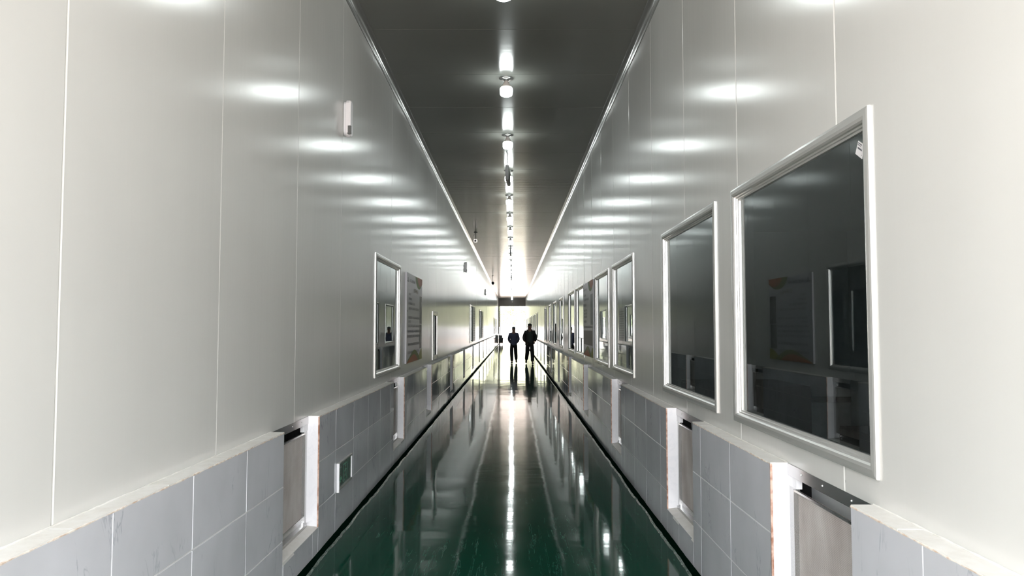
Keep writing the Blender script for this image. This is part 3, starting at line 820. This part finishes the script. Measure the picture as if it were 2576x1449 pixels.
# black wheeled bin by the exit
r = tag(empty('wheeled_bin', (-1.145, 72.6, 0)), 'black wheeled bin standing by the left wall at the exit', 'bin')
bm = bmesh.new()
vs = [(-.20, -.2, .12), (.20, -.2, .12), (.20, .2, .12), (-.20, .2, .12), (-.20, -.24, .62), (.22, -.24, .62), (.22, .24, .62), (-.20, .24, .62)]
v_ = [bm.verts.new(q) for q in vs]
for f in ((0,1,2,3), (4,5,6,7), (0,1,5,4), (1,2,6,5), (2,3,7,6), (3,0,4,7)): bm.faces.new([v_[i] for i in f])
bmesh.ops.bevel(bm, geom=bm.edges[:], offset=.015, segments=2, affect='EDGES')
obj('bin_body', norm(bm), 'black', r)
obj('bin_lid', BX(-.20, .14, -.22, .22, .60, .88, .03), 'black', r)
obj('side_handle', BX(.16, .27, -.15, .15, .52, .57, .01), 'black', r)
for x in (-.16, .18):
    for y in (-.15, .15):
        bm = bmesh.new(); cyl(bm, (x-.02, y, .06), (x+.02, y, .06), .06, n=14); obj('wheel', norm(bm), 'black', r)
        obj('wheel_fork', BX(x-.015, x+.015, y-.02, y+.02, .06, .14), 'black', r)

# ------------------------------------------------------------------ people
def skin_obj(name, verts, edges, mt, parent, sub=2, root=0):
    me = bpy.data.meshes.new(name); me.from_pydata([v[:3] for v in verts], edges, [])
    o = bpy.data.objects.new(name, me); C.objects.link(o); o.parent = parent
    md = o.modifiers.new('skin', 'SKIN'); md.use_smooth_shade = True
    sk = me.skin_vertices[0].data
    for i, v in enumerate(verts):
        rx, ry = (v[3], v[4]) if len(v) > 4 else (v[3], v[3])
        sk[i].radius = (rx, ry); sk[i].use_root = (i == root)
    ms = o.modifiers.new('sub', 'SUBSURF'); ms.levels = sub; ms.render_levels = sub
    me.materials.append(M[mt])
    dg = bpy.context.evaluated_depsgraph_get(); ev = o.evaluated_get(dg)
    nm = bpy.data.meshes.new_from_object(ev); o.modifiers.clear(); o.data = nm
    if not nm.materials: nm.materials.append(M[mt])
    for p in nm.polygons: p.use_smooth = True
    return o
def chain(i0, n): return [(i, i+1) for i in range(i0, i0+n-1)]
def ellipsoid(bm, c, r, sub=2):
    bmesh.ops.create_icosphere(bm, subdivisions=sub, radius=1, matrix=Matrix.Translation(c) @ Matrix.Diagonal((*r, 1)))
def person(name, loc, rz, hgt, label, pose):
    k = hgt/1.75
    r = tag(empty(name, loc, rz), label, 'person')
    # figure faces -Y (towards the camera)
    J = pose
    hip = J['hip']; 
    def sc(v): return tuple(c*k for c in v)
    V = []; E = []
    def add(v, *rad): V.append((*sc(v), *[q*k for q in rad])); return len(V)-1
    pel = add((hip[0], hip[1], .95), .12, .10); wai = add((hip[0], hip[1], 1.10), .115, .09); che = add((0, -.01, 1.30), .15, .105)
    nb = add((0, 0, 1.42), .11, .08); nk = add((0, -.01, 1.485), .066, .066); hd0 = add((0, -.02, 1.555), .080, .092); hd1 = add((0, -.02, 1.65), .092, .108); hd2 = add((0, -.01, 1.715), .068, .08)
    E += [(pel, wai), (wai, che), (che, nb), (nb, nk), (nk, hd0), (hd0, hd1), (hd1, hd2)]
    for s in (-1, 1):
        A = J['armL' if s < 0 else 'armR']
        sh = add((s*.17, 0, 1.40), .055); el = add(A[0], .042); wr = add(A[1], .028); hn = add(A[2], .034, .022)
        E += [(nb, sh), (sh, el), (el, wr), (wr, hn)]
        palm = Vector(A[2]); d = (Vector(A[2]) - Vector(A[1])).normalized(); side = d.cross(Vector((0, 1, 0))).normalized()
        for f in range(4):
            b0 = palm + side*(.022 - .0145*f) ; ln = (.070, .080, .075, .060)[f]
            i1 = add(b0 + d*.030, .0095); i2 = add(b0 + d*(.03+ln*.5) + Vector((0, -.008, 0)), .0085); i3 = add(b0 + d*(.03+ln) + Vector((0, -.025, 0)), .0075)
            E += [(hn, i1), (i1, i2), (i2, i3)]
        t1 = add(palm + side*.035 - d*.01, .011); t2 = add(palm + side*.055 + d*.02, .010); t3 = add(palm + side*.055 + d*.05, .008)
        E += [(hn, t1), (t1, t2), (t2, t3)]
        Lg = J['legL' if s < 0 else 'legR']
        h_ = add((hip[0]+s*.09, hip[1], .90), .085); kn = add(Lg[0], .055); an = add(Lg[1], .036); he = add(Lg[2], .036, .03); to = add(Lg[3], .034, .022)
        E += [(pel, h_), (h_, kn), (kn, an), (an, he), (he, to)]
    body = skin_obj('body', V, E, 'skin', r, 2, 0)
    # face: nose, ears, eyes, brow
    bm = bmesh.new(); ellipsoid(bm, sc((0, -.128, 1.625)), sc((.014, .022, .026))); ellipsoid(bm, sc((-.090, -.01, 1.63)), sc((.010, .020, .032))); ellipsoid(bm, sc((.090, -.01, 1.63)), sc((.010, .020, .032)))
    smooth(obj('nose_and_ears', bm, 'skin', r))
    for s in (-1, 1):
        bm = bmesh.new(); ellipsoid(bm, sc((s*.034, -.112, 1.648)), sc((.013, .008, .008))); smooth(obj('eye', bm, 'eye', r))
    bm = bmesh.new(); ellipsoid(bm, sc((0, -.112, 1.583)), sc((.025, .008, .006))); obj('mouth', bm, 'eye', r)
    def garment(nm, mt, arms=True, rad=1.0, z0=.90, belly=(.165, .12), sleeve=(.068, .056, .044)):
        V2 = []; E2 = []
        def ad(v, *q): V2.append((*sc(v), *[x*k for x in q])); return len(V2)-1
        a = ad((hip[0], hip[1], z0), belly[0]*rad, belly[1]*rad); b = ad((hip[0]*.5, hip[1], 1.08), belly[0]*.98*rad, belly[1]*rad); c = ad((0, -.01, 1.27), .20*rad, .135*rad); d = ad((0, 0, 1.385), .16*rad, .11*rad); e = ad((0, -.005, 1.485), .082*rad, .082*rad)
        E2.extend([(a, b), (b, c), (c, d), (d, e)])
        for s in (-1, 1):
            A = J['armL' if s < 0 else 'armR']
            sh = ad((s*.18, 0, 1.395), sleeve[0]); m1 = ad(((s*.18+A[0][0])/2, A[0][1]/2, (1.395+A[0][2])/2), sleeve[0]*.95); el = ad(A[0], sleeve[1]); w_ = Vector(A[0]).lerp(Vector(A[1]), .92); wr = ad(w_, sleeve[2])
            E2.extend([(d, sh), (sh, m1), (m1, el), (el, wr)])
        return skin_obj(nm, V2, E2, mt, r, 2, 1)
    def legs(nm, mt, wd):
        V2 = []; E2 = []
        def ad(v, *q): V2.append((*sc(v), *[x*k for x in q])); return len(V2)-1
        a = ad((hip[0], hip[1], 1.02), .15, .11); b = ad((hip[0], hip[1], .92), .155, .12); E2.append((a, b))
        for s in (-1, 1):
            Lg = J['legL' if s < 0 else 'legR']; kn, an = Vector(Lg[0]), Vector(Lg[1]); hp = Vector((hip[0]+s*.085, hip[1], .84))
            i0 = ad(hp, wd[0]); i1 = ad(hp.lerp(kn, .5), wd[0]*.92); i2 = ad(kn, wd[1]); i3 = ad(kn.lerp(an, .5), wd[1]*.92); i4 = ad(an, wd[2])
            E2.extend([(b, i0), (i0, i1), (i1, i2), (i2, i3), (i3, i4)])
        return skin_obj(nm, V2, E2, mt, r, 2, 0)
    for s in (-1, 1):
        Lg = J['legL' if s < 0 else 'legR']; he, to = Vector(Lg[2]), Vector(Lg[3])
        V2 = [(*sc(Vector(Lg[1])), .040*k, .042*k), (*sc(he), .046*k, .038*k), (*sc(he.lerp(to, .5)), .050*k, .034*k), (*sc(to), .044*k, .026*k)]
        skin_obj('shoe', V2, [(0, 1), (1, 2), (2, 3)], 'shoe', r, 2, 1)
    return r, k, sc, garment, legs
# left man: slate sweater, hands behind the back
poseA = dict(hip=(0, 0), armL=((-.245, .07, 1.15), (-.165, .17, .97), (-.07, .20, .94)), armR=((.245, .07, 1.15), (.165, .17, .97), (.07, .20, .92)),
             legL=((-.10, -.13, .50), (-.085, -.26, .10), (-.085, -.25, .045), (-.105, -.42, .035)),
             legR=((.10, .04, .48), (.125, .42, .16), (.125, .44, .10), (.135, .32, .035)))
r, k, sc, garment, legs = person('person', (.04, 33.9, 0), 0, 1.63, 'man walking in slate blue sweater, black trousers and grey cap, hands behind back', poseA)
garment('sweater', 'bluegreysweater', belly=(.185, .13), z0=.82, sleeve=(.082, .070, .052))
legs('trousers', 'trouser', (.112, .090, .068))
bm = bmesh.new(); ellipsoid(bm, sc((0, -.01, 1.695)), sc((.092, .108, .062)), 3); o = obj('cap', bm, 'cap', r); smooth(o)
bm = bmesh.new(); ellipsoid(bm, sc((.03, -.12, 1.690)), sc((.075, .07, .012)), 2); smooth(obj('cap_brim', bm, 'cap', r))
# right man: black open jacket, hands in pockets
poseB = dict(hip=(0, 0), armL=((-.27, .03, 1.15), (-.215, -.03, .97), (-.165, -.05, .93)), armR=((.27, .03, 1.15), (.225, -.03, .97), (.175, -.05, .93)),
             legL=((-.11, .02, .48), (-.145, .40, .17), (-.145, .42, .11), (-.155, .30, .035)),
             legR=((.11, -.14, .50), (.115, -.30, .10), (.115, -.29, .045), (.13, -.45, .035)))
r, k, sc, garment, legs = person('person', (.745, 33.3, 0), 0, 1.755, 'man in open black jacket over grey green shirt walking with hands in pockets', poseB)
garment('shirt', 'tee', belly=(.15, .118), z0=.93, sleeve=(.05, .045, .035))
legs('trousers', 'trouser', (.115, .095, .075))
jk = garment('jacket', 'jacket', rad=1.16, z0=.84, belly=(.19, .14), sleeve=(.088, .078, .062))
# open the jacket front: remove the faces in a narrow V on the chest
bm = bmesh.new(); bm.from_mesh(jk.data)
kill = [f for f in bm.faces if (c := f.calc_center_median()) and c.y < -.03 and abs(c.x + .01*k) < (.045 + max(0, (1.42*k - c.z))*.11) and c.z > .80 and c.z < 1.50*k]
bmesh.ops.delete(bm, geom=kill, context='FACES'); bm.to_mesh(jk.data); bm.free()
md = jk.modifiers.new('thick', 'SOLIDIFY'); md.thickness = .012
bm = bmesh.new()
for s in (-1, 1):
    for zz in (1.42, 1.47): ellipsoid(bm, sc((s*.085, .02, zz)), sc((.055, .085, .045)))
smooth(obj('hood_collar', bm, 'jacket', r))
bm = bmesh.new(); ellipsoid(bm, sc((0, .005, 1.70)), sc((.090, .108, .068)), 3)
rnd = random.Random(2)
for v in bm.verts: v.co += Vector((rnd.uniform(-.006, .006), rnd.uniform(-.006, .006), rnd.uniform(-.004, .01)))
smooth(obj('hair', bm, 'hair', r))
